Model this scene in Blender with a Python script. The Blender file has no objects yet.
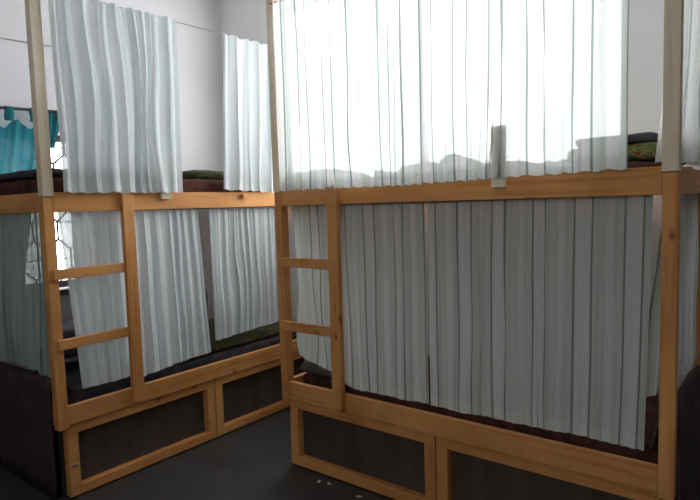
import bpy, bmesh, math, random
from mathutils import Vector, Matrix, noise

scene = bpy.context.scene
COL = scene.collection

# ------------------------------------------------------------------ helpers
def tag(o, label=None, cat=None, group=None, kind=None):
    if label: o['label'] = label
    if cat: o['category'] = cat
    if group: o['group'] = group
    if kind: o['kind'] = kind
    return o

def link(name, me, mat, parent=None, smooth=False):
    o = bpy.data.objects.new(name, me)
    COL.objects.link(o)
    if mat is not None:
        me.materials.append(mat)
    if smooth:
        for p in me.polygons:
            p.use_smooth = True
    if parent is not None:
        o.parent = parent
        o.matrix_parent_inverse = Matrix.Translation(-parent.location)
    return o

def empty(name, loc):
    o = bpy.data.objects.new(name, None)
    o.empty_display_size = .1
    o.location = loc
    COL.objects.link(o)
    return o

def bm_box(bm, lo, hi, bev=0.0):
    """axis aligned box with slightly rounded edges"""
    t = bmesh.new()
    bmesh.ops.create_cube(t, size=1.0)
    for v in t.verts:
        v.co = Vector([(lo[i] + hi[i]) / 2 + v.co[i] * (hi[i] - lo[i]) for i in range(3)])
    if bev > 0:
        bmesh.ops.bevel(t, geom=list(t.edges), offset=bev, segments=2, affect='EDGES', profile=.6)
    me = bpy.data.meshes.new('tmp'); t.to_mesh(me); t.free()
    bm.from_mesh(me); bpy.data.meshes.remove(me)

def mesh_of(bm, name):
    me = bpy.data.meshes.new(name)
    bmesh.ops.recalc_face_normals(bm, faces=list(bm.faces))
    bm.to_mesh(me); bm.free()
    return me

def box(name, lo, hi, mat, parent=None, bev=0.003):
    bm = bmesh.new()
    bm_box(bm, lo, hi, bev)
    return link(name, mesh_of(bm, name), mat, parent)

def bm_tube(bm, pts, r, seg=8):
    rings = []
    n = len(pts)
    for i, p in enumerate(pts):
        p = Vector(p)
        d = (Vector(pts[min(i + 1, n - 1)]) - Vector(pts[max(i - 1, 0)])).normalized()
        a = d.cross(Vector((0, 0, 1)))
        if a.length < .05: a = d.cross(Vector((0, 1, 0)))
        a.normalize(); b = d.cross(a)
        rings.append([bm.verts.new(p + r * (math.cos(t) * a + math.sin(t) * b)) for t in [2 * math.pi * k / seg for k in range(seg)]])
    for i in range(n - 1):
        for k in range(seg):
            bm.faces.new((rings[i][k], rings[i][(k + 1) % seg], rings[i + 1][(k + 1) % seg], rings[i + 1][k]))
    bm.faces.new(rings[0]); bm.faces.new(rings[-1][::-1])

def tube(name, pts, r, mat, parent=None, seg=8):
    bm = bmesh.new(); bm_tube(bm, pts, r, seg)
    return link(name, mesh_of(bm, name), mat, parent, smooth=True)

# ------------------------------------------------------------------ materials
def new_mat(name):
    m = bpy.data.materials.new(name); m.use_nodes = True
    nt = m.node_tree; nt.nodes.clear()
    out = nt.nodes.new('ShaderNodeOutputMaterial')
    return m, nt, out

def N(nt, t, **kw):
    n = nt.nodes.new(t)
    for k, v in kw.items():
        if k in n.inputs.keys() if hasattr(n.inputs, 'keys') else False: n.inputs[k].default_value = v
        else: setattr(n, k, v)
    return n

def ramp(nt, stops, interp='LINEAR'):
    r = nt.nodes.new('ShaderNodeValToRGB'); r.color_ramp.interpolation = interp
    e = r.color_ramp.elements
    while len(e) < len(stops): e.new(.5)
    for i, (p, c) in enumerate(stops):
        e[i].position = p; e[i].color = (*c, 1) if len(c) == 3 else c
    return r

def noise_tex(nt, scale, detail=4, rough=.55, vec=None, mapping=None):
    tc = nt.nodes.new('ShaderNodeTexCoord'); mp = nt.nodes.new('ShaderNodeMapping')
    if mapping: mp.inputs['Scale'].default_value = mapping
    nt.links.new(tc.outputs['Object'], mp.inputs['Vector'])
    n = nt.nodes.new('ShaderNodeTexNoise')
    n.inputs['Scale'].default_value = scale; n.inputs['Detail'].default_value = detail
    n.inputs['Roughness'].default_value = rough
    nt.links.new(mp.outputs['Vector'], n.inputs['Vector'])
    return n

def plain(name, c1, c2, scale=4, rough=.8, mapping=(1, 1, 1), bump=.0, metal=0, spec=.3, detail=5):
    m, nt, out = new_mat(name)
    b = nt.nodes.new('ShaderNodeBsdfPrincipled')
    n = noise_tex(nt, scale, detail, mapping=mapping)
    r = ramp(nt, [(.3, c1), (.7, c2)])
    nt.links.new(n.outputs['Fac'], r.inputs['Fac']); nt.links.new(r.outputs['Color'], b.inputs['Base Color'])
    b.inputs['Roughness'].default_value = rough; b.inputs['Metallic'].default_value = metal
    b.inputs['Specular IOR Level'].default_value = spec
    if bump:
        bp = nt.nodes.new('ShaderNodeBump'); bp.inputs['Strength'].default_value = bump; bp.inputs['Distance'].default_value = .01
        nt.links.new(n.outputs['Fac'], bp.inputs['Height']); nt.links.new(bp.outputs['Normal'], b.inputs['Normal'])
    nt.links.new(b.outputs['BSDF'], out.inputs['Surface'])
    return m

def wood(name, axis, light=(.62, .295, .098), dark=(.45, .178, .050), knot=(.15, .045, .015)):
    """pine with long grain along an axis and a few dark knots"""
    m, nt, out = new_mat(name)
    L = nt.links
    b = nt.nodes.new('ShaderNodeBsdfPrincipled')
    tc = nt.nodes.new('ShaderNodeTexCoord'); mp = nt.nodes.new('ShaderNodeMapping')
    s = [26.0, 26.0, 26.0]; s[axis] = 1.1
    mp.inputs['Scale'].default_value = s
    L.new(tc.outputs['Object'], mp.inputs['Vector'])
    n1 = nt.nodes.new('ShaderNodeTexNoise'); n1.inputs['Scale'].default_value = 1.0; n1.inputs['Detail'].default_value = 6
    n1.inputs['Distortion'].default_value = .6
    L.new(mp.outputs['Vector'], n1.inputs['Vector'])
    r1 = ramp(nt, [(.30, dark), (.48, light), (.62, tuple(.9 * l + .1 * d for l, d in zip(light, dark))), (.8, tuple(min(1, c * 1.12) for c in light))])
    L.new(n1.outputs['Fac'], r1.inputs['Fac'])
    # broad board-to-board and along-board tone change
    n2 = noise_tex(nt, 2.3, 3)
    r2 = ramp(nt, [(.35, (.80, .72, .66)), (.65, (1.06, 1.05, 1.05))])
    L.new(n2.outputs['Fac'], r2.inputs['Fac'])
    mul = nt.nodes.new('ShaderNodeMix'); mul.data_type = 'RGBA'; mul.blend_type = 'MULTIPLY'; mul.inputs[0].default_value = 1
    L.new(r1.outputs['Color'], mul.inputs[6]); L.new(r2.outputs['Color'], mul.inputs[7])
    # knots
    mp3 = nt.nodes.new('ShaderNodeMapping'); s3 = [9.0, 9.0, 9.0]; s3[axis] = 4.6
    mp3.inputs['Scale'].default_value = s3; L.new(tc.outputs['Object'], mp3.inputs['Vector'])
    vo = nt.nodes.new('ShaderNodeTexVoronoi'); vo.inputs['Scale'].default_value = 1.0; vo.inputs['Randomness'].default_value = 1
    L.new(mp3.outputs['Vector'], vo.inputs['Vector'])
    r3 = ramp(nt, [(.03, (.9, .9, .9)), (.085, (.4, .4, .4)), (.15, (0, 0, 0))])
    L.new(vo.outputs['Distance'], r3.inputs['Fac'])
    mix = nt.nodes.new('ShaderNodeMix'); mix.data_type = 'RGBA'; mix.blend_type = 'MIX'
    L.new(r3.outputs['Color'], mix.inputs[0]); L.new(mul.outputs[2], mix.inputs[6]); mix.inputs[7].default_value = (*knot, 1)
    L.new(mix.outputs[2], b.inputs['Base Color'])
    b.inputs['Roughness'].default_value = .62; b.inputs['Specular IOR Level'].default_value = .25
    bp = nt.nodes.new('ShaderNodeBump'); bp.inputs['Strength'].default_value = .15; bp.inputs['Distance'].default_value = .004
    L.new(n1.outputs['Fac'], bp.inputs['Height']); L.new(bp.outputs['Normal'], b.inputs['Normal'])
    L.new(b.outputs['BSDF'], out.inputs['Surface'])
    return m

def cloth(name, base, stripes, period, sheer=.16, trans=.42, hem=.05, rough_tint=.04):
    """thin woven cotton: coloured warp stripes across u (metres of cloth), doubled hem at v = 0"""
    m, nt, out = new_mat(name); L = nt.links
    uv = nt.nodes.new('ShaderNodeUVMap'); uv.uv_map = 'UVMap'
    sx = nt.nodes.new('ShaderNodeSeparateXYZ'); L.new(uv.outputs['UV'], sx.inputs[0])
    md = nt.nodes.new('ShaderNodeMath'); md.operation = 'DIVIDE'; md.inputs[1].default_value = period
    L.new(sx.outputs['X'], md.inputs[0])
    fr = nt.nodes.new('ShaderNodeMath'); fr.operation = 'FRACT'; L.new(md.outputs[0], fr.inputs[0])
    st = ramp(nt, stripes, 'LINEAR')
    L.new(fr.outputs[0], st.inputs['Fac'])
    # slub of the weave
    mp = nt.nodes.new('ShaderNodeMapping'); mp.inputs['Scale'].default_value = (320, 14, 1); L.new(uv.outputs['UV'], mp.inputs['Vector'])
    nz = nt.nodes.new('ShaderNodeTexNoise'); nz.inputs['Scale'].default_value = 1; nz.inputs['Detail'].default_value = 3
    L.new(mp.outputs['Vector'], nz.inputs['Vector'])
    rz = ramp(nt, [(.3, (1 - rough_tint * 2,) * 3), (.7, (1, 1, 1))]); L.new(nz.outputs['Fac'], rz.inputs['Fac'])
    mul = nt.nodes.new('ShaderNodeMix'); mul.data_type = 'RGBA'; mul.blend_type = 'MULTIPLY'; mul.inputs[0].default_value = 1
    L.new(st.outputs['Color'], mul.inputs[6]); L.new(rz.outputs['Color'], mul.inputs[7])
    # hem: doubled cloth
    hm = nt.nodes.new('ShaderNodeMath'); hm.operation = 'LESS_THAN'; hm.inputs[1].default_value = hem; L.new(sx.outputs['Y'], hm.inputs[0])
    df = nt.nodes.new('ShaderNodeBsdfDiffuse'); tl = nt.nodes.new('ShaderNodeBsdfTranslucent'); tp = nt.nodes.new('ShaderNodeBsdfTransparent')
    L.new(mul.outputs[2], df.inputs['Color']); L.new(mul.outputs[2], tl.inputs['Color'])
    tp.inputs['Color'].default_value = (.97, .98, .97, 1)
    fac = nt.nodes.new('ShaderNodeMath'); fac.operation = 'MULTIPLY_ADD'; fac.inputs[1].default_value = -.12; fac.inputs[2].default_value = trans
    L.new(hm.outputs[0], fac.inputs[0])
    m1 = nt.nodes.new('ShaderNodeMixShader'); L.new(fac.outputs[0], m1.inputs[0]); L.new(df.outputs[0], m1.inputs[1]); L.new(tl.outputs[0], m1.inputs[2])
    # denser where the stripe yarn is, and at the hem
    bw = nt.nodes.new('ShaderNodeRGBToBW'); L.new(mul.outputs[2], bw.inputs[0])
    mr = nt.nodes.new('ShaderNodeMapRange'); mr.inputs[1].default_value = .25; mr.inputs[2].default_value = .75
    mr.inputs[3].default_value = sheer * .35; mr.inputs[4].default_value = sheer
    L.new(bw.outputs[0], mr.inputs[0])
    hs = nt.nodes.new('ShaderNodeMath'); hs.operation = 'MULTIPLY_ADD'; hs.inputs[1].default_value = -.8; hs.inputs[2].default_value = 1
    L.new(hm.outputs[0], hs.inputs[0])
    mm = nt.nodes.new('ShaderNodeMath'); mm.operation = 'MULTIPLY'; L.new(mr.outputs[0], mm.inputs[0]); L.new(hs.outputs[0], mm.inputs[1])
    m2 = nt.nodes.new('ShaderNodeMixShader'); L.new(mm.outputs[0], m2.inputs[0]); L.new(m1.outputs[0], m2.inputs[1]); L.new(tp.outputs[0], m2.inputs[2])
    L.new(m2.outputs[0], out.inputs['Surface'])
    return m

def blanket_mat(name, cols, scale, mapping=(1, 1, 1)):
    m, nt, out = new_mat(name); L = nt.links
    b = nt.nodes.new('ShaderNodeBsdfPrincipled')
    n = noise_tex(nt, scale, 2, .5, mapping=mapping)
    k = len(cols)
    r = ramp(nt, [(.34 + .32 * i / (k - 1), c) for i, c in enumerate(cols)], 'LINEAR')
    L.new(n.outputs['Fac'], r.inputs['Fac']); L.new(r.outputs['Color'], b.inputs['Base Color'])
    b.inputs['Roughness'].default_value = .95; b.inputs['Specular IOR Level'].default_value = .1
    n2 = noise_tex(nt, 300, 2)
    bp = nt.nodes.new('ShaderNodeBump'); bp.inputs['Strength'].default_value = .3; bp.inputs['Distance'].default_value = .003
    L.new(n2.outputs['Fac'], bp.inputs['Height']); L.new(bp.outputs['Normal'], b.inputs['Normal'])
    L.new(b.outputs['BSDF'], out.inputs['Surface'])
    return m

WX, WY, WZ = wood('pine_along_x', 0), wood('pine_along_y', 1), wood('pine_along_z', 2)
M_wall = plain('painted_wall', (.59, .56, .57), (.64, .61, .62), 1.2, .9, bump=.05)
M_wall3 = plain('lightened_far_wall', (.72, .71, .70), (.77, .76, .75), 1.2, .9, bump=.05)  # wall paint lightened to stand in for light missing on this wall
M_wall2 = plain('dark_unseen_wall_paint', (.40, .375, .355), (.44, .415, .395), 1.2, .9)  # unseen walls, colour darkened to cut bounced light
M_ceil = plain('painted_ceiling', (.74, .74, .74), (.78, .78, .78), 1.5, .9)
M_floor = plain('dark_cement_floor', (.032, .029, .028), (.046, .042, .040), 5, .55, bump=.08, spec=.3)
M_ply = plain('dark_plywood', (.085, .060, .045), (.050, .036, .030), 9, .7, mapping=(1, 1, .3))
M_dark = plain('dark_stained_board', (.045, .030, .024), (.030, .022, .020), 9, .8, mapping=(1, 1, .3))
M_deck = plain('deck_plywood', (.20, .13, .08), (.28, .18, .10), 8, .8, mapping=(1, 1, 1))
M_maroon = blanket_mat('maroon_cotton', [(.050, .020, .018), (.080, .032, .025), (.045, .017, .016)], 10)
M_greenmat = blanket_mat('green_figured_cotton', [(.035, .045, .022), (.10, .10, .045), (.05, .05, .03), (.15, .135, .075)], 34, (1, 1, 2.2))
M_rug = blanket_mat('figured_blanket', [(.10, .03, .02), (.14, .17, .05), (.05, .09, .05), (.26, .22, .07), (.16, .04, .03)], 26, (1, 1, 1.6))
M_grey = blanket_mat('grey_brown_wool', [(.075, .066, .064), (.11, .098, .092)], 12)
M_slate = blanket_mat('dark_slate_wool', [(.04, .035, .045), (.075, .065, .075)], 14)
M_pillow = blanket_mat('dusky_pillow_cotton', [(.09, .10, .11), (.14, .15, .16)], 8)
M_iron = plain('black_iron', (.02, .02, .02), (.04, .035, .03), 20, .5, metal=.6)
M_frame = plain('dark_window_paint', (.07, .065, .06), (.10, .09, .085), 8, .5)
M_wframe = plain('grey_window_paint', (.45, .45, .45), (.52, .52, .51), 8, .5)
M_wire = plain('wire', (.16, .15, .14), (.22, .21, .20), 20, .5)
M_paper = plain('paper', (.55, .55, .52), (.62, .62, .58), 20, .9)
M_steel = plain('steel', (.55, .55, .55), (.7, .7, .7), 20, .3, metal=1)

B_ = (.745, .74, .715); G_ = (.22, .27, .245); G2 = (.50, .57, .55)
PK = (.70, .69, .675); OV = (.60, .615, .57)
M_curt = cloth('white_cotton_green_stripes', PK,
    [(0, PK), (.30, PK), (.312, G_), (.345, G_), (.352, OV), (.42, OV), (.428, G2), (.440, G2), (.45, OV), (.58, OV), (.588, G2), (.604, G2), (.615, PK),
     (.72, PK), (.80, OV), (.81, G2), (.825, G2), (.84, OV), (.945, OV), (.95, G_), (.983, G_), (1, PK)], .20, sheer=.085, trans=.40)
S_ = (.60, .675, .69); B2 = (.72, .75, .755); S2 = (.66, .72, .73)  # same striped cloth, cool daylight tint put into its colours
M_soft = cloth('white_cotton_cool_tinted_stripes', B2,
    [(0, B2), (.12, B2), (.18, S2), (.24, B2), (.40, B2), (.46, S_), (.54, S_), (.60, B2), (.78, B2), (.84, S2), (.9, B2), (1, B2)], .21, sheer=.07, trans=.38)
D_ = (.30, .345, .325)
M_shaded = cloth('shade_darkened_cotton', D_, [(0, D_), (.3, D_), (.36, (.23, .275, .255)), (.42, D_), (1, D_)], .12, sheer=.045, trans=.18)  # same curtain fabric, its shade put into a darker colour
T_ = (.022, .145, .17)
M_teal = cloth('teal_cotton', T_, [(0, T_), (.3, (.018, .11, .145)), (.45, (.035, .20, .205)), (.7, (.02, .13, .18)), (1, T_)], .17, sheer=.015, trans=.22, rough_tint=.08)

# glass: thin clear panes
def glass_mat():
    m, nt, out = new_mat('window_glass'); L = nt.links
    t = nt.nodes.new('ShaderNodeBsdfTransparent'); t.inputs[0].default_value = (.96, .97, .97, 1)
    g = nt.nodes.new('ShaderNodeBsdfGlossy'); g.inputs['Roughness'].default_value = .03
    mx = nt.nodes.new('ShaderNodeMixShader'); mx.inputs[0].default_value = .05
    L.new(t.outputs[0], mx.inputs[1]); L.new(g.outputs[0], mx.inputs[2]); L.new(mx.outputs[0], out.inputs['Surface'])
    return m
M_glass = glass_mat()

# ------------------------------------------------------------------ room shell
XF, YL = 3.40, 4.06        # far wall (x) and left wall (y)
XB, YR, H = -1.90, -2.10, 3.45
WT = .22

def wall_with_holes(name, axis, at, sgn, span, holes, mat):
    """wall whose inner face is at coordinate `at` on `axis`, thickness outwards; holes = (u0,u1,z0,z1)"""
    us = sorted({span[0], span[1], *[h[0] for h in holes], *[h[1] for h in holes]})
    zs = sorted({0, H, *[h[2] for h in holes], *[h[3] for h in holes]})
    bm = bmesh.new()
    lo_t, hi_t = sorted((at, at + sgn * WT))
    for i in range(len(us) - 1):
        for j in range(len(zs) - 1):
            cu, cz = (us[i] + us[i + 1]) / 2, (zs[j] + zs[j + 1]) / 2
            if any(h[0] < cu < h[1] and h[2] < cz < h[3] for h in holes): continue
            if axis == 0: bm_box(bm, (lo_t, us[i], zs[j]), (hi_t, us[i + 1], zs[j + 1]))
            else: bm_box(bm, (us[i], lo_t, zs[j]), (us[i + 1], hi_t, zs[j + 1]))
    bmesh.ops.remove_doubles(bm, verts=list(bm.verts), dist=1e-5)
    # drop the doubled inner faces between cells
    seen = {}
    for f in list(bm.faces):
        k = tuple(sorted(v.index for v in f.verts))
        seen.setdefault(k, []).append(f)
    bm.verts.index_update()
    seen = {}
    for f in list(bm.faces):
        seen.setdefault(tuple(sorted(v.index for v in f.verts)), []).append(f)
    bad = [f for fs in seen.values() if len(fs) > 1 for f in fs]
    bmesh.ops.delete(bm, geom=bad, context='FACES')
    return tag(link(name, mesh_of(bm, name), mat), kind='structure')

W1 = (1.36, 2.09, .97, 2.045)      # left wall window (x0,x1,z0,z1)
W2 = (.78, 3.40, 1.54, 3.10)     # far wall window (y0,y1,z0,z1)
W_FILL = (-.6, .9, 1.8, 2.7)       # unseen window added behind the camera for fill light (y0,y1,z0,z1)
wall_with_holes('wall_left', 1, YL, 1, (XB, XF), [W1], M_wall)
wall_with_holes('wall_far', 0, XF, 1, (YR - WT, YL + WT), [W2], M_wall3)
wall_with_holes('wall_back', 0, XB, -1, (YR - WT, YL + WT), [W_FILL], M_wall2)
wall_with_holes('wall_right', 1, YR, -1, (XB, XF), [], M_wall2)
tag(box('floor', (XB - WT, YR - WT, -.12), (XF + WT, YL + WT, 0), M_floor, bev=0), kind='structure')
tag(box('ceiling', (XB - WT, YR - WT, H), (XF + WT, YL + WT, H + .12), M_ceil, bev=0), kind='structure')

def window(name, axis, at, sgn, rect, mull, mat, fw=.045, sill=True, trans=None):
    u0, u1, z0, z1 = rect
    c = at + sgn * .12
    def bx(bm, a, b, za, zb, d0=-.03, d1=.03):
        lo, hi = c + d0, c + d1
        if axis == 0: bm_box(bm, (lo, a, za), (hi, b, zb), .003)
        else: bm_box(bm, (a, lo, za), (b, hi, zb), .003)
    bm = bmesh.new()
    bx(bm, u0, u0 + fw, z0, z1); bx(bm, u1 - fw, u1, z0, z1)
    bx(bm, u0 + fw, u1 - fw, z0, z0 + fw); bx(bm, u0 + fw, u1 - fw, z1 - fw, z1)
    for k in range(1, mull):
        u = u0 + (u1 - u0) * k / mull
        bx(bm, u - .02, u + .02, z0 + fw, z1 - fw)
    if trans: bx(bm, u0 + fw, u1 - fw, trans - .018, trans + .018)
    f = tag(link(name, mesh_of(bm, name), mat), kind='structure')
    bm = bmesh.new(); bx(bm, u0 + .01, u1 - .01, z0 + .01, z1 - .01, -.003, .003)
    link('window_pane', mesh_of(bm, 'pane'), M_glass, f)
    if sill:
        bm = bmesh.new()
        lo, hi = sorted((at + sgn * .085, at - sgn * .035))
        if axis == 0: bm_box(bm, (lo, u0 - .04, z0 - .045), (hi, u1 + .04, z0 - .002), .004)
        else: bm_box(bm, (u0 - .04, lo, z0 - .045), (u1 + .04, hi, z0 - .002), .004)
        link('window_sill', mesh_of(bm, 'sill'), mat, f)
    return f
win1 = window('window_1', 1, YL, 1, W1, 1, M_frame)
win2 = window('window_2', 0, XF, 1, W2, 2, M_wframe, fw=.03)
win_fill = window('window_fill', 0, XB, -1, W_FILL, 2, M_wframe)

# iron grille of elongated hexagons in the left window
bm = bmesh.new()
gy = YL + .055
cw, hh, vv = .165, .125, .075     # column pitch, straight part, slanted part
x0, x1, z0, z1 = W1[0] + .045, W1[1] - .045, W1[2] + .045, W1[3] - .045
def seg(p, q):
    (ax, az), (bx_, bz) = p, q
    if ax > bx_: ax, az, bx_, bz = bx_, bz, ax, az
    if bx_ < x0 or ax > x1: return
    if ax < x0:
        t = (x0 - ax) / (bx_ - ax); ax, az = x0, az + t * (bz - az)
    if bx_ > x1:
        t = (x1 - ax) / (bx_ - ax); bx_, bz = x1, az + t * (bz - az)
    lo, hi = min(az, bz), max(az, bz)
    if hi < z0 or lo > z1: return
    def clip(px, pz, qx, qz):
        if pz < z0 and qz != pz: t = (z0 - pz) / (qz - pz); return px + t * (qx - px), z0
        if pz > z1 and qz != pz: t = (z1 - pz) / (qz - pz); return px + t * (qx - px), z1
        return px, pz
    a = clip(ax, az, bx_, bz); b = clip(bx_, bz, ax, az)
    if (Vector(a) - Vector(b)).length > .01:
        bm_tube(bm, [(a[0], gy, a[1]), (b[0], gy, b[1])], .0075, 6)
row = 0
z = z0 - .1
while z < z1 + .2:
    off = (row % 2) * cw / 2
    for k in range(-1, 9):
        x = x0 + off + k * cw
        seg((x, z), (x, z + hh))
        seg((x, z + hh), (x + cw / 2, z + hh + vv)); seg((x, z + hh), (x - cw / 2, z + hh + vv))
    z += hh + vv; row += 1
for zz in (z0 + .16, z0 + .42, z0 + .68, z0 + .94):
    bm_tube(bm, [(x0, gy + .004, zz), (x1, gy + .004, zz)], .005, 6)
link('window_grille', mesh_of(bm, 'grille'), M_iron, win1, smooth=True)

# ------------------------------------------------------------------ bunk beds
# Each bed is written in its own frame: s along the front (0..2), d = depth behind the front, z up.
RZT, RH = 1.603, .1          # top of upper rail, rail height
PW = .052                   # post width
BW = .93                    # bed depth

def make_bed(base, to_w, lon, dep, label, flip, canopy, end_at):
    """to_w(s,d,z)->world; lon = wood running along the bed front, dep = wood running front to back"""
    root = empty('bunk_bed', base)
    tag(root, label, 'bunk bed')
    def b(name, s, d, z, mat, parent=root, bev=.003):
        p, q = Vector(to_w(s[0], d[0], z[0])), Vector(to_w(s[1], d[1], z[1]))
        lo = [min(p[i], q[i]) for i in range(3)]; hi = [max(p[i], q[i]) for i in range(3)]
        return box(name, lo, hi, mat, parent, bev)
    L = 2.0
    # corner posts stop under the lower rail, the bed stands on the plinth below
    for s in (0, L - PW):
        b('post', (s, s + PW), (0, PW), (.385, RZT - .022), WZ)
        b('post', (s, s + PW), (BW - PW, BW), (.385, RZT - .022), WZ)
        if s in canopy:
            b('canopy_post', (s - .001, s + PW + .001), (-.006, PW - .006), (RZT - .020, 2.78), WP)
    # rails
    for z1, nm in ((RZT, 'upper_rail'), (.50, 'lower_rail')):
        b(nm, (PW + .001, L - PW - .001), (.002, .034), (z1 - RH, z1), lon)
        b(nm, (PW + .001, L - PW - .001), (BW - .034, BW - .002), (z1 - RH, z1), lon)
        for s in (.004, L - .036):
            b('end_rail', (s, s + .032), (PW + .001, BW - PW - .001), (z1 - RH, z1), dep)
        b('bed_deck', (.04, L - .04), (.036, BW - .036), (z1 - .075, z1 - .055), M_deck)
    # front-end boards at the exposed end
    s = end_at
    s = s + (.05 if s <= 0 else -.064)
    b('end_board', (s, s + .014), (.075, BW - PW - .002), (.01, .386), M_dark)
    # plinth of two framed fronts
    for s0, s1 in ((.045, .998), (1.006, 1.955)):
        dd = (.016, .064)
        fr = b('drawer_front', (s0 + .05, s1 - .05), (.066, .072), (.055, .355), M_ply)
        for a in (s0, s1 - .058):
            b('stile', (a, a + .058), dd, (.062, .345), WZ, fr)
        b('crosspiece', (s0, s1), dd, (.346, .398), lon, fr)
        b('crosspiece', (s0, s1), dd, (.010, .061), lon, fr)
    b('drawer_case', (.05, 1.95), (.078, .088), (.0, .42), M_ply)
    for s in (.05, 1.90):
        b('plinth_leg', (s, s + .05), (BW - .07, BW - .02), (0, .384), WZ)
        b('plinth_leg', (s, s + .05), (.092, .142), (0, .384), WZ)
    # ladder
    def ss(a, c):
        return (L - c, L - a) if flip else (a, c)
    lad = b('ladder_upright', ss(.408, .474), (-.030, .001), (.425, RZT - .001), WZ)
    for zc in (1.189, .829):
        b('ladder_rung', ss(PW - .03, .425), (-.022, .010) if False else (-.020, -.001), (zc - .026, zc + .026), lon)
    return root, b

WP = wood('pale_pine_along_z', 2, light=(.80, .69, .54), dark=(.68, .56, .42))
# right bed: front at x = 2.29, runs along -y from y = 2.34
XR, YR0 = 2.290, 2.341
def tr(s, d, z): return (XR + d, YR0 - s, z)
bedR, bR = make_bed((XR, YR0 - 1, 0), tr, WY, WX, 'wooden bunk bed standing under the bright window, its long side facing the room', False, (0, 2.0 - PW), 2.0)
# left bed: front at y = 2.95, runs along +x from x = 1.30
XL, YL0 = 1.300, 2.950
def tl(s, d, z): return (XL + s, YL0 + d, z)
bedL, bL = make_bed((XL + 1, YL0, 0), tl, WX, WY, 'wooden bunk bed along the left wall with the teal curtain behind it', False, (0,), -.014)

# small block stubs screwed to the upper rails (they rise behind the curtain hems)
bR('wooden_stub', (1.312, 1.372), (-.020, .001), (1.552, 1.808), WP)
bL('wooden_stub', (.66, .725), (-.020, .001), (1.562, 1.80), WP)
bL('rail_peg', (1.275, 1.315), (-.03, .001), (1.562, 1.590), WX)

# curtain wires strung between the canopy posts
def sag(a, b_, z0, z1, k=14, dip=.01):
    return [(a[0] + (b_[0] - a[0]) * t, a[1] + (b_[1] - a[1]) * t, z0 + (z1 - z0) * t - dip * 4 * t * (1 - t)) for t in [i / k for i in range(k + 1)]]
tube('curtain_wire', sag((XL + .03, YL0 - .012), (XF - .002, YL0 - .012), 2.60, 2.635), .0028, M_wire, bedL)
tube('curtain_wire', sag((XL - .006, YL0 + .02), (XL - .006, YL - .002), 2.60, 2.62), .0028, M_wire, bedL)
tube('curtain_wire', sag((XR - .012, YR0 - .03), (XR - .012, YR0 - 1.97), 2.60, 2.60), .0028, M_wire, bedR)
tube('curtain_wire', sag((XR + .02, YR0 - 2.006), (XF - .002, YR0 - 2.006), 2.60, 2.60), .0028, M_wire, bedR)
tube('curtain_wire', sag((XL + .06, YL0 + .045), (XL + 1.94, YL0 + .045), 1.510, 1.510), .0025, M_wire, bedL)
tube('curtain_wire', sag((XR + .045, YR0 - .06), (XR + .045, YR0 - 1.94), 1.510, 1.510), .0025, M_wire, bedR)
# latch glint on the plinth of the left bed
bL('door_hook', (.062, .088), (.006, .015), (.175, .183), M_steel, bev=.001)

# wire nailed along the left wall
tag(tube('wall_wire', [(.4, YL - .012, 2.60), (1.0, YL - .012, 2.61), (1.6, YL - .012, 2.622), (2.3, YL - .012, 2.64)], .003, M_wire), 'thin dark wire running along the left wall above the teal curtain', 'wire')

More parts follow.
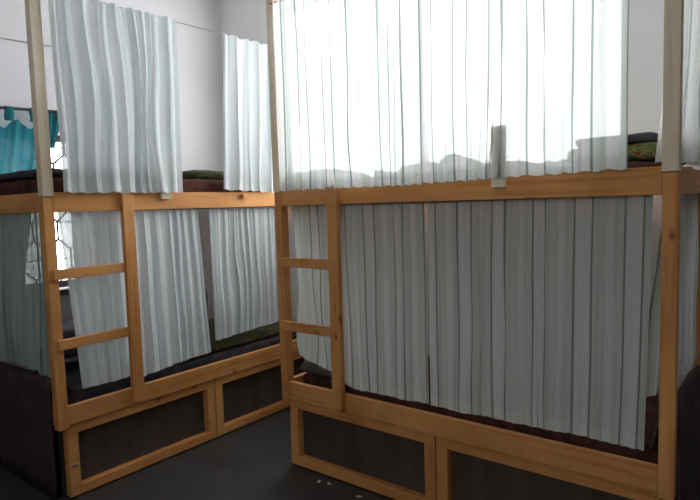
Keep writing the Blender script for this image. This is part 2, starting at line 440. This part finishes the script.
# ------------------------------------------------------------------ curtains
def curtain(name, p0, p1, ztop, zbot, folds, amp, seed, mat, out, label=None, cat='curtain', group=None,
            b0=0.0, b1=0.0, nu=None, nv=36, gather=.55, bow=None, topscal=.0, flare=0.0, uoff=0.0, sway=.05, clear=None):
    """pleated cloth from p0 to p1 (xy of its top corners); out = outward unit normal (xy);
    b0/b1 move the bottom corners along the span; ztop/zbot are numbers or functions of t"""
    rnd = random.Random(seed)
    p0, p1, out = Vector(p0), Vector(p1), Vector(out)
    span = (p1 - p0).length; d = (p1 - p0) / span
    nu = nu or max(60, int(folds * 15))
    # irregular fold spacing
    cuts = [0]
    for i in range(folds): cuts.append(cuts[-1] + rnd.uniform(.55, 1.5))
    cuts = [c / cuts[-1] for c in cuts]
    amps = [rnd.uniform(.45, 1.25) for _ in range(folds + 1)]
    drift = [rnd.uniform(-1, 1) for _ in range(folds + 1)]
    def phase(t):
        for i in range(folds):
            if t <= cuts[i + 1] or i == folds - 1:
                k = (t - cuts[i]) / (cuts[i + 1] - cuts[i])
                a = amps[i] * (1 - k) + amps[i + 1] * k
                dr = drift[i] * (1 - k) + drift[i + 1] * k
                return i + k, a, dr
    zt = ztop if callable(ztop) else (lambda t: ztop)
    zb = zbot if callable(zbot) else (lambda t: zbot)
    bm = bmesh.new(); grid = []
    for i in range(nu + 1):
        t = i / nu
        col = []
        for j in range(nv + 1):
            v = j / nv                     # 0 bottom .. 1 top
            tt = min(1, max(0, t + sway * (noise.noise(Vector((t * 2.6, v * 1.4, seed * 1.9))) + .5 * noise.noise(Vector((t * 5.5, v * 2.3, seed * .7)))) * math.sin(math.pi * t)))
            ph, a, dr = phase(tt)
            g = 1 - (1 - gather) * v       # folds shallower at the wire
            w = math.sin(2 * math.pi * ph)
            w2 = math.sin(2 * math.pi * (2 * ph + .31 * dr) + 1.7 * dr + 1.3 * (1 - v))
            w3 = noise.noise(Vector((t * span * 7, v * 2.2, seed * 3.7)))
            off = amp * a * g * (w * .8 + .34 * w2) + .018 * w3 * (1 - v) + amp * .5 * v * v * math.sin(6 * math.pi * ph) * .3
            if clear is not None and off < -clear: off = -clear + .25 * (off + clear) * (1 if v > .3 else .2)
            s = span * t + (b0 * (1 - t) + b1 * t) * (1 - v)
            s += amp * .55 * a * g * math.sin(4 * math.pi * ph + .8) * .6 + .02 * noise.noise(Vector((t * 3.1, v * 1.7, seed + 11.0))) * (1 - v) * min(1, 6 * t * (1 - t))
            z = zb(t) * (1 - v) + zt(t) * v
            z -= topscal * v ** 8 * (.5 - .5 * math.cos(2 * math.pi * ph * 1.0))
            z += (1 - v) ** 4 * .004 * (w + noise.noise(Vector((t * 9, 0, seed))))
            xy = p0 + d * s + out * (off + (bow(t, v) if bow else 0) + flare * (1 - v) ** 2)
            col.append(bm.verts.new((xy.x, xy.y, z)))
        grid.append(col)
    uv = bm.loops.layers.uv.new('UVMap')
    # cloth length measured along the pleats at mid height
    jm = nv // 2; acc = [uoff]
    for i in range(nu):
        acc.append(acc[-1] + (grid[i + 1][jm].co - grid[i][jm].co).length)
    for i in range(nu):
        for j in range(nv):
            vs = (grid[i][j], grid[i + 1][j], grid[i + 1][j + 1], grid[i][j + 1])
            f = bm.faces.new(vs); f.smooth = True
            for lp, (a, b_) in zip(f.loops, ((i, j), (i + 1, j), (i + 1, j + 1), (i, j + 1))):
                lp[uv].uv = (acc[a], grid[a][b_].co.z - grid[a][0].co.z)
    me = bpy.data.meshes.new(name); bm.to_mesh(me); bm.free()
    o = link(name, me, mat)
    return tag(o, label, cat, group)

lin = lambda a, b_: (lambda t: a + (b_ - a) * t)
OL, OR_ = (0, -1), (-1, 0)     # outward normals of the bed fronts
# --- left bed, upper
curtain('curtain', (1.370, 2.914), (2.105, 2.914), lin(2.595, 2.612), lin(1.600, 1.598), 9, .023, 3, M_soft, OL,
        'pleated white striped curtain on the left bed, hanging above its ladder from the wire', b0=.015, b1=-.02, gather=.7, sway=.07, clear=.006, topscal=.014,
        bow=lambda t, v: .02 * math.exp(-((t - .83) / .06) ** 2) * (1 - v) ** 3)
curtain('curtain', (2.462, 2.918), (2.90, 2.918), lin(2.608, 2.615), lin(1.618, 1.600), 5, .020, 8, M_soft, OL,
        'white striped curtain hanging at the far end of the upper left bunk', b0=-.06, b1=-.03, gather=.7, topscal=.014, uoff=.05)
# --- left bed, lower
curtain('curtain', (1.385, 3.00), (1.765, 3.00), 1.512, lin(.555, .555), 5, .018, 5, M_soft, OL,
        'pale curtain behind the ladder of the left bed, reaching to the mattress', b0=.075, b1=.0, gather=.6, uoff=.03)
curtain('curtain', (1.79, 3.00), (2.255, 3.00), 1.512, lin(.535, .57), 7, .020, 12, M_soft, OL,
        'pale curtain on the lower left bunk between its ladder and the narrow gap', b0=-.01, b1=.055, gather=.6, uoff=.11)
curtain('curtain', (2.345, 3.00), (2.93, 3.00), 1.512, lin(.635, .66), 9, .017, 21, M_soft, OL,
        'pale curtain at the far end of the lower left bunk beyond the gap', b0=-.0, b1=.0, gather=.6, uoff=.08)
# --- left bed, near end
curtain('curtain', (1.335, 3.04), (1.335, 3.80), 1.512, lin(.64, .66), 9, .022, 31, M_shaded, (-1, 0),
        'curtain with shade put into its colour, closing the near end of the lower left bunk', b0=.03, b1=.0, gather=.6, uoff=.02)
# --- right bed, upper
curtain('curtain', (2.256, 2.262), (2.256, 1.452), 2.592, lin(1.585, 1.582), 14, .013, 41, M_curt, OR_, sway=.03, clear=.006, label=
        'sheer backlit white curtain on the upper right bunk above the ladder, left of the two', b0=-.0, b1=.005, gather=.75, topscal=.012)
curtain('curtain', (2.252, 1.462), (2.252, .50), 2.592, lin(1.582, 1.600), 16, .013, 47, M_curt, OR_, sway=.03, clear=.004, label=
        'sheer backlit white curtain on the upper right bunk ending near the right post', b0=.0, b1=-.0, gather=.75, topscal=.012, uoff=.07,
        bow=lambda t, v: .022 * math.exp(-((t - .465) / .05) ** 2) * (1 - v) ** 3)
# --- right bed, lower
def hitch(t):
    # the near part of the hem is caught up on the pillow
    pts = [(0, .665), (.12, .625), (.22, .59), (.34, .575), (.40, .535), (.45, .520), (1, .525)]
    for (a, za), (b_, zb_) in zip(pts, pts[1:]):
        if t <= b_: return za + (zb_ - za) * (t - a) / (b_ - a)
    return .525
curtain('curtain', (2.345, 2.262), (2.345, 1.398), 1.512, hitch, 12, .012, 53, M_curt, OR_, sway=.03, clear=.022, label=
        'grey striped curtain behind the ladder of the right bed, bunched on a pillow', b0=.03, b1=.0, gather=.6, uoff=.05, nv=44,
        bow=lambda t, v: .03 * max(0, 1 - t / .42) * math.sin(9 * v + 20 * t) * (1 - v) ** 2)
curtain('curtain', (2.345, 1.388), (2.345, .432), 1.512, lin(.522, .535), 13, .0115, 59, M_curt, OR_, sway=.02, clear=.022, label=
        'wide grey striped curtain on the lower right bunk beside the right post', b0=.0, b1=-.02, gather=.65, uoff=.01)
# --- right bed, right end
curtain('curtain', (2.355, .322), (3.12, .322), 2.592, lin(1.62, 1.62), 10, .02, 61, M_curt, (0, -1),
        'white striped curtain closing the right end of the upper right bunk beyond the post', gather=.7, topscal=.012, bow=lambda t, v: -.10 * math.exp(-t / .16) * (1 - v) ** .7)
curtain('curtain', (2.375, .392), (3.12, .392), 1.512, lin(.72, .72), 10, .02, 67, M_curt, (0, -1),
        'dim grey curtain closing the right end of the lower right bunk, beyond the right post', gather=.65, uoff=.06, bow=lambda t, v: -.085 * math.exp(-t / .16) * (1 - v) ** .8)
# --- left wall window: teal tab-top curtain on its rod
rod = tag(tube('curtain_rod', [(.98, YL - .065, 2.155), (1.93, YL - .065, 2.185)], .010, M_iron), 'dark rod over the left window carrying the teal curtain', 'curtain rod')
def tealtop(t): return 2.055 + .028 * math.cos(2 * math.pi * t * 5) + .03 * t
teal = curtain('curtain', (.99, YL - .066), (1.79, YL - .066), tealtop, lin(1.0, 1.03), 9, .020, 71, M_teal, OL,
        'teal tab-top curtain on the dark rod over the left window', gather=.6, b1=-.19)
for k in range(6):
    x = .99 + k * .15
    z = 2.155 + .03 * (x - .98) / .95
    pts = []
    bm = bmesh.new(); rows = []
    for q in range(17):
        if q <= 4: y, zz = -.013, tealtop(k / 5) - .01 + (z - tealtop(k / 5) + .01) * q / 4
        elif q < 12:
            a = math.pi * (q - 4) / 8; y, zz = -.013 * math.cos(a), z + .013 * math.sin(a)
        else: y, zz = .013, z - (z - tealtop(k / 5) + .01) * (q - 12) / 4
        rows.append([bm.verts.new((x + s_ * (.022 + .004 * math.sin(k * 3 + q)), YL - .065 + y, zz)) for s_ in (-1, 1)])
    for a, b_ in zip(rows, rows[1:]): bm.faces.new((a[0], a[1], b_[1], b_[0]))
    uvl = bm.loops.layers.uv.new('UVMap')
    for f in bm.faces:
        for lp in f.loops: lp[uvl].uv = (lp.vert.co.x, .3)
    link('curtain_tab', mesh_of(bm, 'tab'), M_teal, teal, smooth=True)
curtain('curtain', (1.835, YL - .066), (1.925, YL - .066), 2.18, lin(1.94, 1.94), 2, .016, 77, M_teal, OL,
        'dark narrow teal curtain drawn aside at the right end of the rod', b0=-.01, b1=-.065, gather=.8)

# ------------------------------------------------------------------ bedding
def pad(name, lo, hi, mat, label, cat, seed=1, lump=.008, parent=None, r=.03, n=(36, 20, 4), droop=None, top=None):
    """soft rounded slab (mattress, folded blanket): subdivided, edges rounded, surface lumpy"""
    bm = bmesh.new()
    nx, ny, nz = n
    L3 = [hi[i] - lo[i] for i in range(3)]; r = min(r, L3[2] * .48)
    vs = {}
    def pt(i, j, k):
        if (i, j, k) in vs: return vs[i, j, k]
        p = Vector((lo[0] + L3[0] * i / nx, lo[1] + L3[1] * j / ny, lo[2] + L3[2] * k / nz))
        c = Vector([min(max(p[q], lo[q] + r), hi[q] - r) for q in range(3)])
        dv = p - c
        if dv.length > 1e-6: p = c + dv.normalized() * min(dv.length, r)
        w = noise.noise(p * 6 + Vector((seed, 0, 0))) + .5 * noise.noise(p * 15 + Vector((0, seed, 0)))
        if k > 0:
            p.z += lump * w * (k / nz)
            if top: p.z += top(i / nx, j / ny) * (k / nz)
        p.x += lump * .5 * noise.noise(p * 9 + Vector((0, 0, seed))); p.y += lump * .5 * noise.noise(p * 9 + Vector((5, 0, seed)))
        vs[i, j, k] = bm.verts.new(p); return vs[i, j, k]
    for i in range(nx):
        for j in range(ny):
            bm.faces.new((pt(i, j, nz), pt(i + 1, j, nz), pt(i + 1, j + 1, nz), pt(i, j + 1, nz)))
            bm.faces.new((pt(i, j, 0), pt(i, j + 1, 0), pt(i + 1, j + 1, 0), pt(i + 1, j, 0)))
    for k in range(nz):
        for i in range(nx):
            bm.faces.new((pt(i, 0, k), pt(i + 1, 0, k), pt(i + 1, 0, k + 1), pt(i, 0, k + 1)))
            bm.faces.new((pt(i, ny, k), pt(i, ny, k + 1), pt(i + 1, ny, k + 1), pt(i + 1, ny, k)))
        for j in range(ny):
            bm.faces.new((pt(0, j, k), pt(0, j, k + 1), pt(0, j + 1, k + 1), pt(0, j + 1, k)))
            bm.faces.new((pt(nx, j, k), pt(nx, j + 1, k), pt(nx, j + 1, k + 1), pt(nx, j, k + 1)))
    o = link(name, mesh_of(bm, name), mat, parent, smooth=True)
    return tag(o, label, cat) if label else o

def pillow(name, c, size, mat, label, rot=0, seed=1, flat=.0):
    """cushion with pinched corners"""
    bm = bmesh.new(); n = 18; g = {}
    lx, ly, lz = size
    for side in (1, -1):
        for i in range(n + 1):
            for j in range(n + 1):
                u, v = i / n * 2 - 1, j / n * 2 - 1
                edge = i in (0, n) or j in (0, n)
                key = (i, j, 0 if edge else side)
                if key in g: continue
                h = (max(0, (1 - abs(u) ** 2.6)) * max(0, (1 - abs(v) ** 2.6))) ** .5
                pin = 1 - .07 * (1 - abs(u)) ** 1 * (abs(v) ** 4) ; pin2 = 1 - .07 * (1 - abs(v)) * (abs(u) ** 4)
                p = Vector((u * lx / 2 * pin2, v * ly / 2 * pin, (side if side > 0 else -.3) * lz / 2 * h * (1 + .15 * noise.noise(Vector((u * 2, v * 2, seed))))))
                p = Matrix.Rotation(rot, 3, 'Z') @ p
                g[key] = bm.verts.new(p + Vector(c))
    G = lambda i, j, s: g[(i, j, 0 if i in (0, n) or j in (0, n) else s)]
    for s in (1, -1):
        for i in range(n):
            for j in range(n):
                q = (G(i, j, s), G(i + 1, j, s), G(i + 1, j + 1, s), G(i, j + 1, s))
                bm.faces.new(q if s > 0 else q[::-1])
    return tag(link(name, mesh_of(bm, name), mat, smooth=True), label, 'pillow' if 'pillow' in name else 'blanket')

ZU, ZD = RZT - .055, .445      # tops of the two decks
def matR(s0, s1, d0, d1, z0, z1): return (XR + d0, YR0 - s1, z0), (XR + d1, YR0 - s0, z1)
def matL(s0, s1, d0, d1, z0, z1): return (XL + s0, YL0 + d0, z0), (XL + s1, YL0 + d1, z1)
lo, hi = matR(.06, 1.94, .060, .86, ZU, 1.632); pad('mattress', lo, hi, M_maroon, 'rust red mattress on the upper right bunk behind the sheer curtains', 'mattress', 1)
lo, hi = matL(.06, 1.94, .060, .86, ZU, 1.690); pad('mattress', lo, hi, M_maroon, 'dark maroon mattress on the upper left bunk', 'mattress', 2)
lo, hi = matR(.06, 1.94, .10, .86, ZD, .525); pad('mattress', lo, hi, M_maroon, 'dark maroon mattress on the lower right bunk, edge showing under the curtains', 'mattress', 3)
lo, hi = matL(.06, 1.94, .095, .86, ZD, .535); pad('mattress', lo, hi, M_slate, 'dark mattress on the lower left bunk under the green quilt', 'mattress', 4)
# blankets
lo, hi = matR(1.57, 1.92, .12, .84, 1.636, 1.70); pad('folded_blanket', lo, hi, M_rug, 'green and rust patterned blanket folded at the right end of the upper right bunk', 'blanket', 5, n=(20, 16, 3))
lo, hi = matR(1.60, 1.90, .14, .80, 1.703, 1.742); pad('folded_blanket', lo, hi, M_slate, 'dark slate blanket lying on top of the patterned blanket, upper right bunk', 'blanket', 6, n=(20, 16, 3), lump=.005)
lo, hi = matL(.98, 1.92, .10, .84, 1.692, 1.745); pad('folded_blanket', lo, hi, M_greenmat, 'olive green patterned blanket on the upper left bunk, between the two curtains', 'blanket', 7, n=(24, 16, 3))
lo, hi = matL(.06, .66, .08, .86, 1.692, 1.735); pad('folded_blanket', lo, hi, M_slate, 'dark blanket at the near end of the upper left bunk', 'blanket', 8, n=(20, 16, 3), lump=.014)
lo, hi = matL(.80, 1.92, .10, .84, .537, .605); pad('folded_blanket', lo, hi, M_greenmat, 'green patterned quilt at the far end of the lower left bunk', 'blanket', 9, n=(28, 16, 3), lump=.010)
lo, hi = matR(.60, 1.08, .13, .75, 1.636, 1.648)
def ruck(u, v): return .075 * (.5 + .5 * math.sin(14 * v + 3 * u)) * (.5 + noise.noise(Vector((u * 2, v * 4, 3))))
pad('crumpled_blanket', lo, hi, M_pillow, 'crumpled grey blanket showing through the sheer curtain, right of the pillow', 'blanket', 10, n=(20, 34, 3), top=ruck, lump=.012)
lo, hi = matR(1.09, 1.33, .13, .6, 1.636, 1.67)
pad('crumpled_blanket', lo, hi, M_slate, 'low grey blanket showing through the sheer curtain beside the wooden stub', 'blanket', 11, n=(14, 20, 3), lump=.02)
pillow('pillow', (2.53, 2.16, 1.650), (.34, .46, .105), M_pillow, 'grey pillow seen through the sheer curtain at the left of the upper right bunk', 0, 2)
pillow('pillow', (2.515, 2.085, .555), (.31, .39, .21), M_grey, 'grey brown pillow at the ladder end of the lower right bunk', 0, 4)
# dark bundle against the wall on the lower left bunk
lo, hi = matL(.75, 1.35, .45, .84, .61, .98); pad('bedding_bundle', lo, hi, M_slate, 'dark bundle of bedding by the wall, seen in the gap of the lower left curtains', 'bedding', 12, n=(20, 16, 8), r=.09, lump=.02)
lo, hi = matL(.08, .62, .42, .84, .63, .80); pad('bedding_bundle', lo, hi, M_slate, 'dark rolled bedding on the lower left bunk below the window', 'bedding', 13, n=(20, 16, 8), r=.09, lump=.02)

def drape(name, path, along, a0, a1, mat, label, th=.012, seed=0):
    """thick blanket laid over the bed end: cross-section path swept along the end"""
    bm = bmesh.new(); n = 30; rows = []
    fine = []
    for (p, q) in zip(path, path[1:]):
        for k in range(6): fine.append((p[0] + (q[0] - p[0]) * k / 6, p[1] + (q[1] - p[1]) * k / 6))
    fine.append(path[-1])
    for _ in range(3):
        fine = [fine[0]] + [((x0_ + 2 * x1_ + x2_) / 4, (y0_ + 2 * y1_ + y2_) / 4) for (x0_, y0_), (x1_, y1_), (x2_, y2_) in zip(fine, fine[1:], fine[2:])] + [fine[-1]]
    for i in range(n + 1):
        a = a0 + (a1 - a0) * i / n; row = []
        for k, (u, z) in enumerate(fine):
            g = k / len(fine)
            w = .012 * g * noise.noise(Vector((a * 9, z * 1.5, seed))) + .006 * noise.noise(Vector((a * 5, z * 8, seed + 4)))
            p = (u - abs(w) * .6, a, z + w * .5) if along == 'y' else (a, u - abs(w) * .6, z + w * .5)
            row.append(bm.verts.new(p))
        rows.append(row)
    for r0, r1 in zip(rows, rows[1:]):
        for k in range(len(fine) - 1): bm.faces.new((r0[k], r1[k], r1[k + 1], r0[k + 1]))
    o = link(name, mesh_of(bm, name), mat, smooth=True)
    m_ = o.modifiers.new('thickness', 'SOLIDIFY'); m_.thickness = th; m_.offset = 0
    return tag(o, label, 'blanket')
M_drape = blanket_mat('dark_brown_wool', [(.040, .026, .026), (.062, .042, .040)], 9)
drape('hanging_blanket', [(1.42, .55), (1.38, .60), (1.30, .625), (1.294, .57), (1.291, .02)], 'y', 3.012, 3.80, M_drape, 'dark blanket hanging over the near end of the lower left bunk', seed=3)
drape('hanging_blanket', [(.428, .54), (.41, .64), (.36, .69), (.337, .60), (.333, .02)], 'x', 2.344, 3.14, M_drape, 'dark blanket hanging over the right end of the lower right bunk', seed=8)
# paper scraps on the floor
for i, (x, y, r) in enumerate(((2.237, 2.028, .3), (2.252, 1.968, 1.2), (2.235, 1.752, 2.0))):
    bm = bmesh.new()
    g = [[bm.verts.new(((a - 2) * .007, (b_ - 1.5) * .005, .003 + .004 * abs(noise.noise(Vector((a * .9, b_ * .9, i)))))) for b_ in range(4)] for a in range(5)]
    for a in range(4):
        for b_ in range(3): bm.faces.new((g[a][b_], g[a + 1][b_], g[a + 1][b_ + 1], g[a][b_ + 1]))
    o = link('paper_scrap', mesh_of(bm, 'scrap'), M_paper)
    sm = o.modifiers.new('thick', 'SOLIDIFY'); sm.thickness = .001
    o.location = (x, y, 0); o.rotation_euler = (0, 0, r)
    tag(o, ['tiny pale paper scrap on the dark floor, leftmost of three by the right bed', 'tiny paper scrap on the dark floor, middle one of three by the right bed', 'tiny paper scrap on the dark floor, rightmost of three by the right bed'][i], 'paper scrap', 'paper scraps on the floor')

# ------------------------------------------------------------------ light
w = bpy.data.worlds.new('overcast_day'); scene.world = w; w.use_nodes = True
bg = w.node_tree.nodes['Background']; bg.inputs['Color'].default_value = (.93, .97, 1.0, 1); bg.inputs['Strength'].default_value = 11.0

def portal(name, loc, size, rot):
    l = bpy.data.lights.new(name, 'AREA'); l.shape = 'RECTANGLE'; l.size, l.size_y = size
    l.cycles.is_portal = True
    o = bpy.data.objects.new(name, l); o.location = loc; o.rotation_euler = rot; COL.objects.link(o)
# area lights shine along local -Z
portal('daylight_far', (XF + .21, (W2[0] + W2[1]) / 2, (W2[2] + W2[3]) / 2), (W2[3] - W2[2], W2[1] - W2[0]), (0, math.radians(90), 0))
portal('daylight_left', ((W1[0] + W1[1]) / 2, YL + .21, (W1[2] + W1[3]) / 2), (W1[1] - W1[0], W1[3] - W1[2]), (math.radians(-90), 0, 0))
portal('daylight_fill', (XB - .21, (W_FILL[0] + W_FILL[1]) / 2, (W_FILL[2] + W_FILL[3]) / 2), (W_FILL[3] - W_FILL[2], W_FILL[1] - W_FILL[0]), (0, math.radians(-90), 0))

# ------------------------------------------------------------------ camera
cam = bpy.data.cameras.new('camera'); co = bpy.data.objects.new('camera', cam); COL.objects.link(co)
r_ = Vector((0.6176133251132647, -0.7859579025942325, -0.028704633636604915))
u_ = Vector((0.0799128040088874, 0.026403984580783378, 0.9964520928542903))
f_ = Vector((0.7824114802314533, 0.6177159581457587, -0.0791155525424261))
co.matrix_world = Matrix(((r_.x, u_.x, -f_.x, 0), (r_.y, u_.y, -f_.y, 0), (r_.z, u_.z, -f_.z, 1.5), (0, 0, 0, 1)))
cam.sensor_width = 36; cam.lens = 573.743 * 36 / 700; cam.clip_start = .02
scene.camera = co

scene.view_settings.view_transform = 'Standard'; scene.view_settings.look = 'None'
scene.view_settings.gamma = 1; scene.view_settings.use_curve_mapping = False
scene.view_settings.exposure = -0.05
scene.cycles.max_bounces = 14; scene.cycles.diffuse_bounces = 8; scene.cycles.transparent_max_bounces = 24; scene.cycles.transmission_bounces = 12
scene.cycles.use_denoising = True
scene.cycles.sample_clamp_indirect = 6
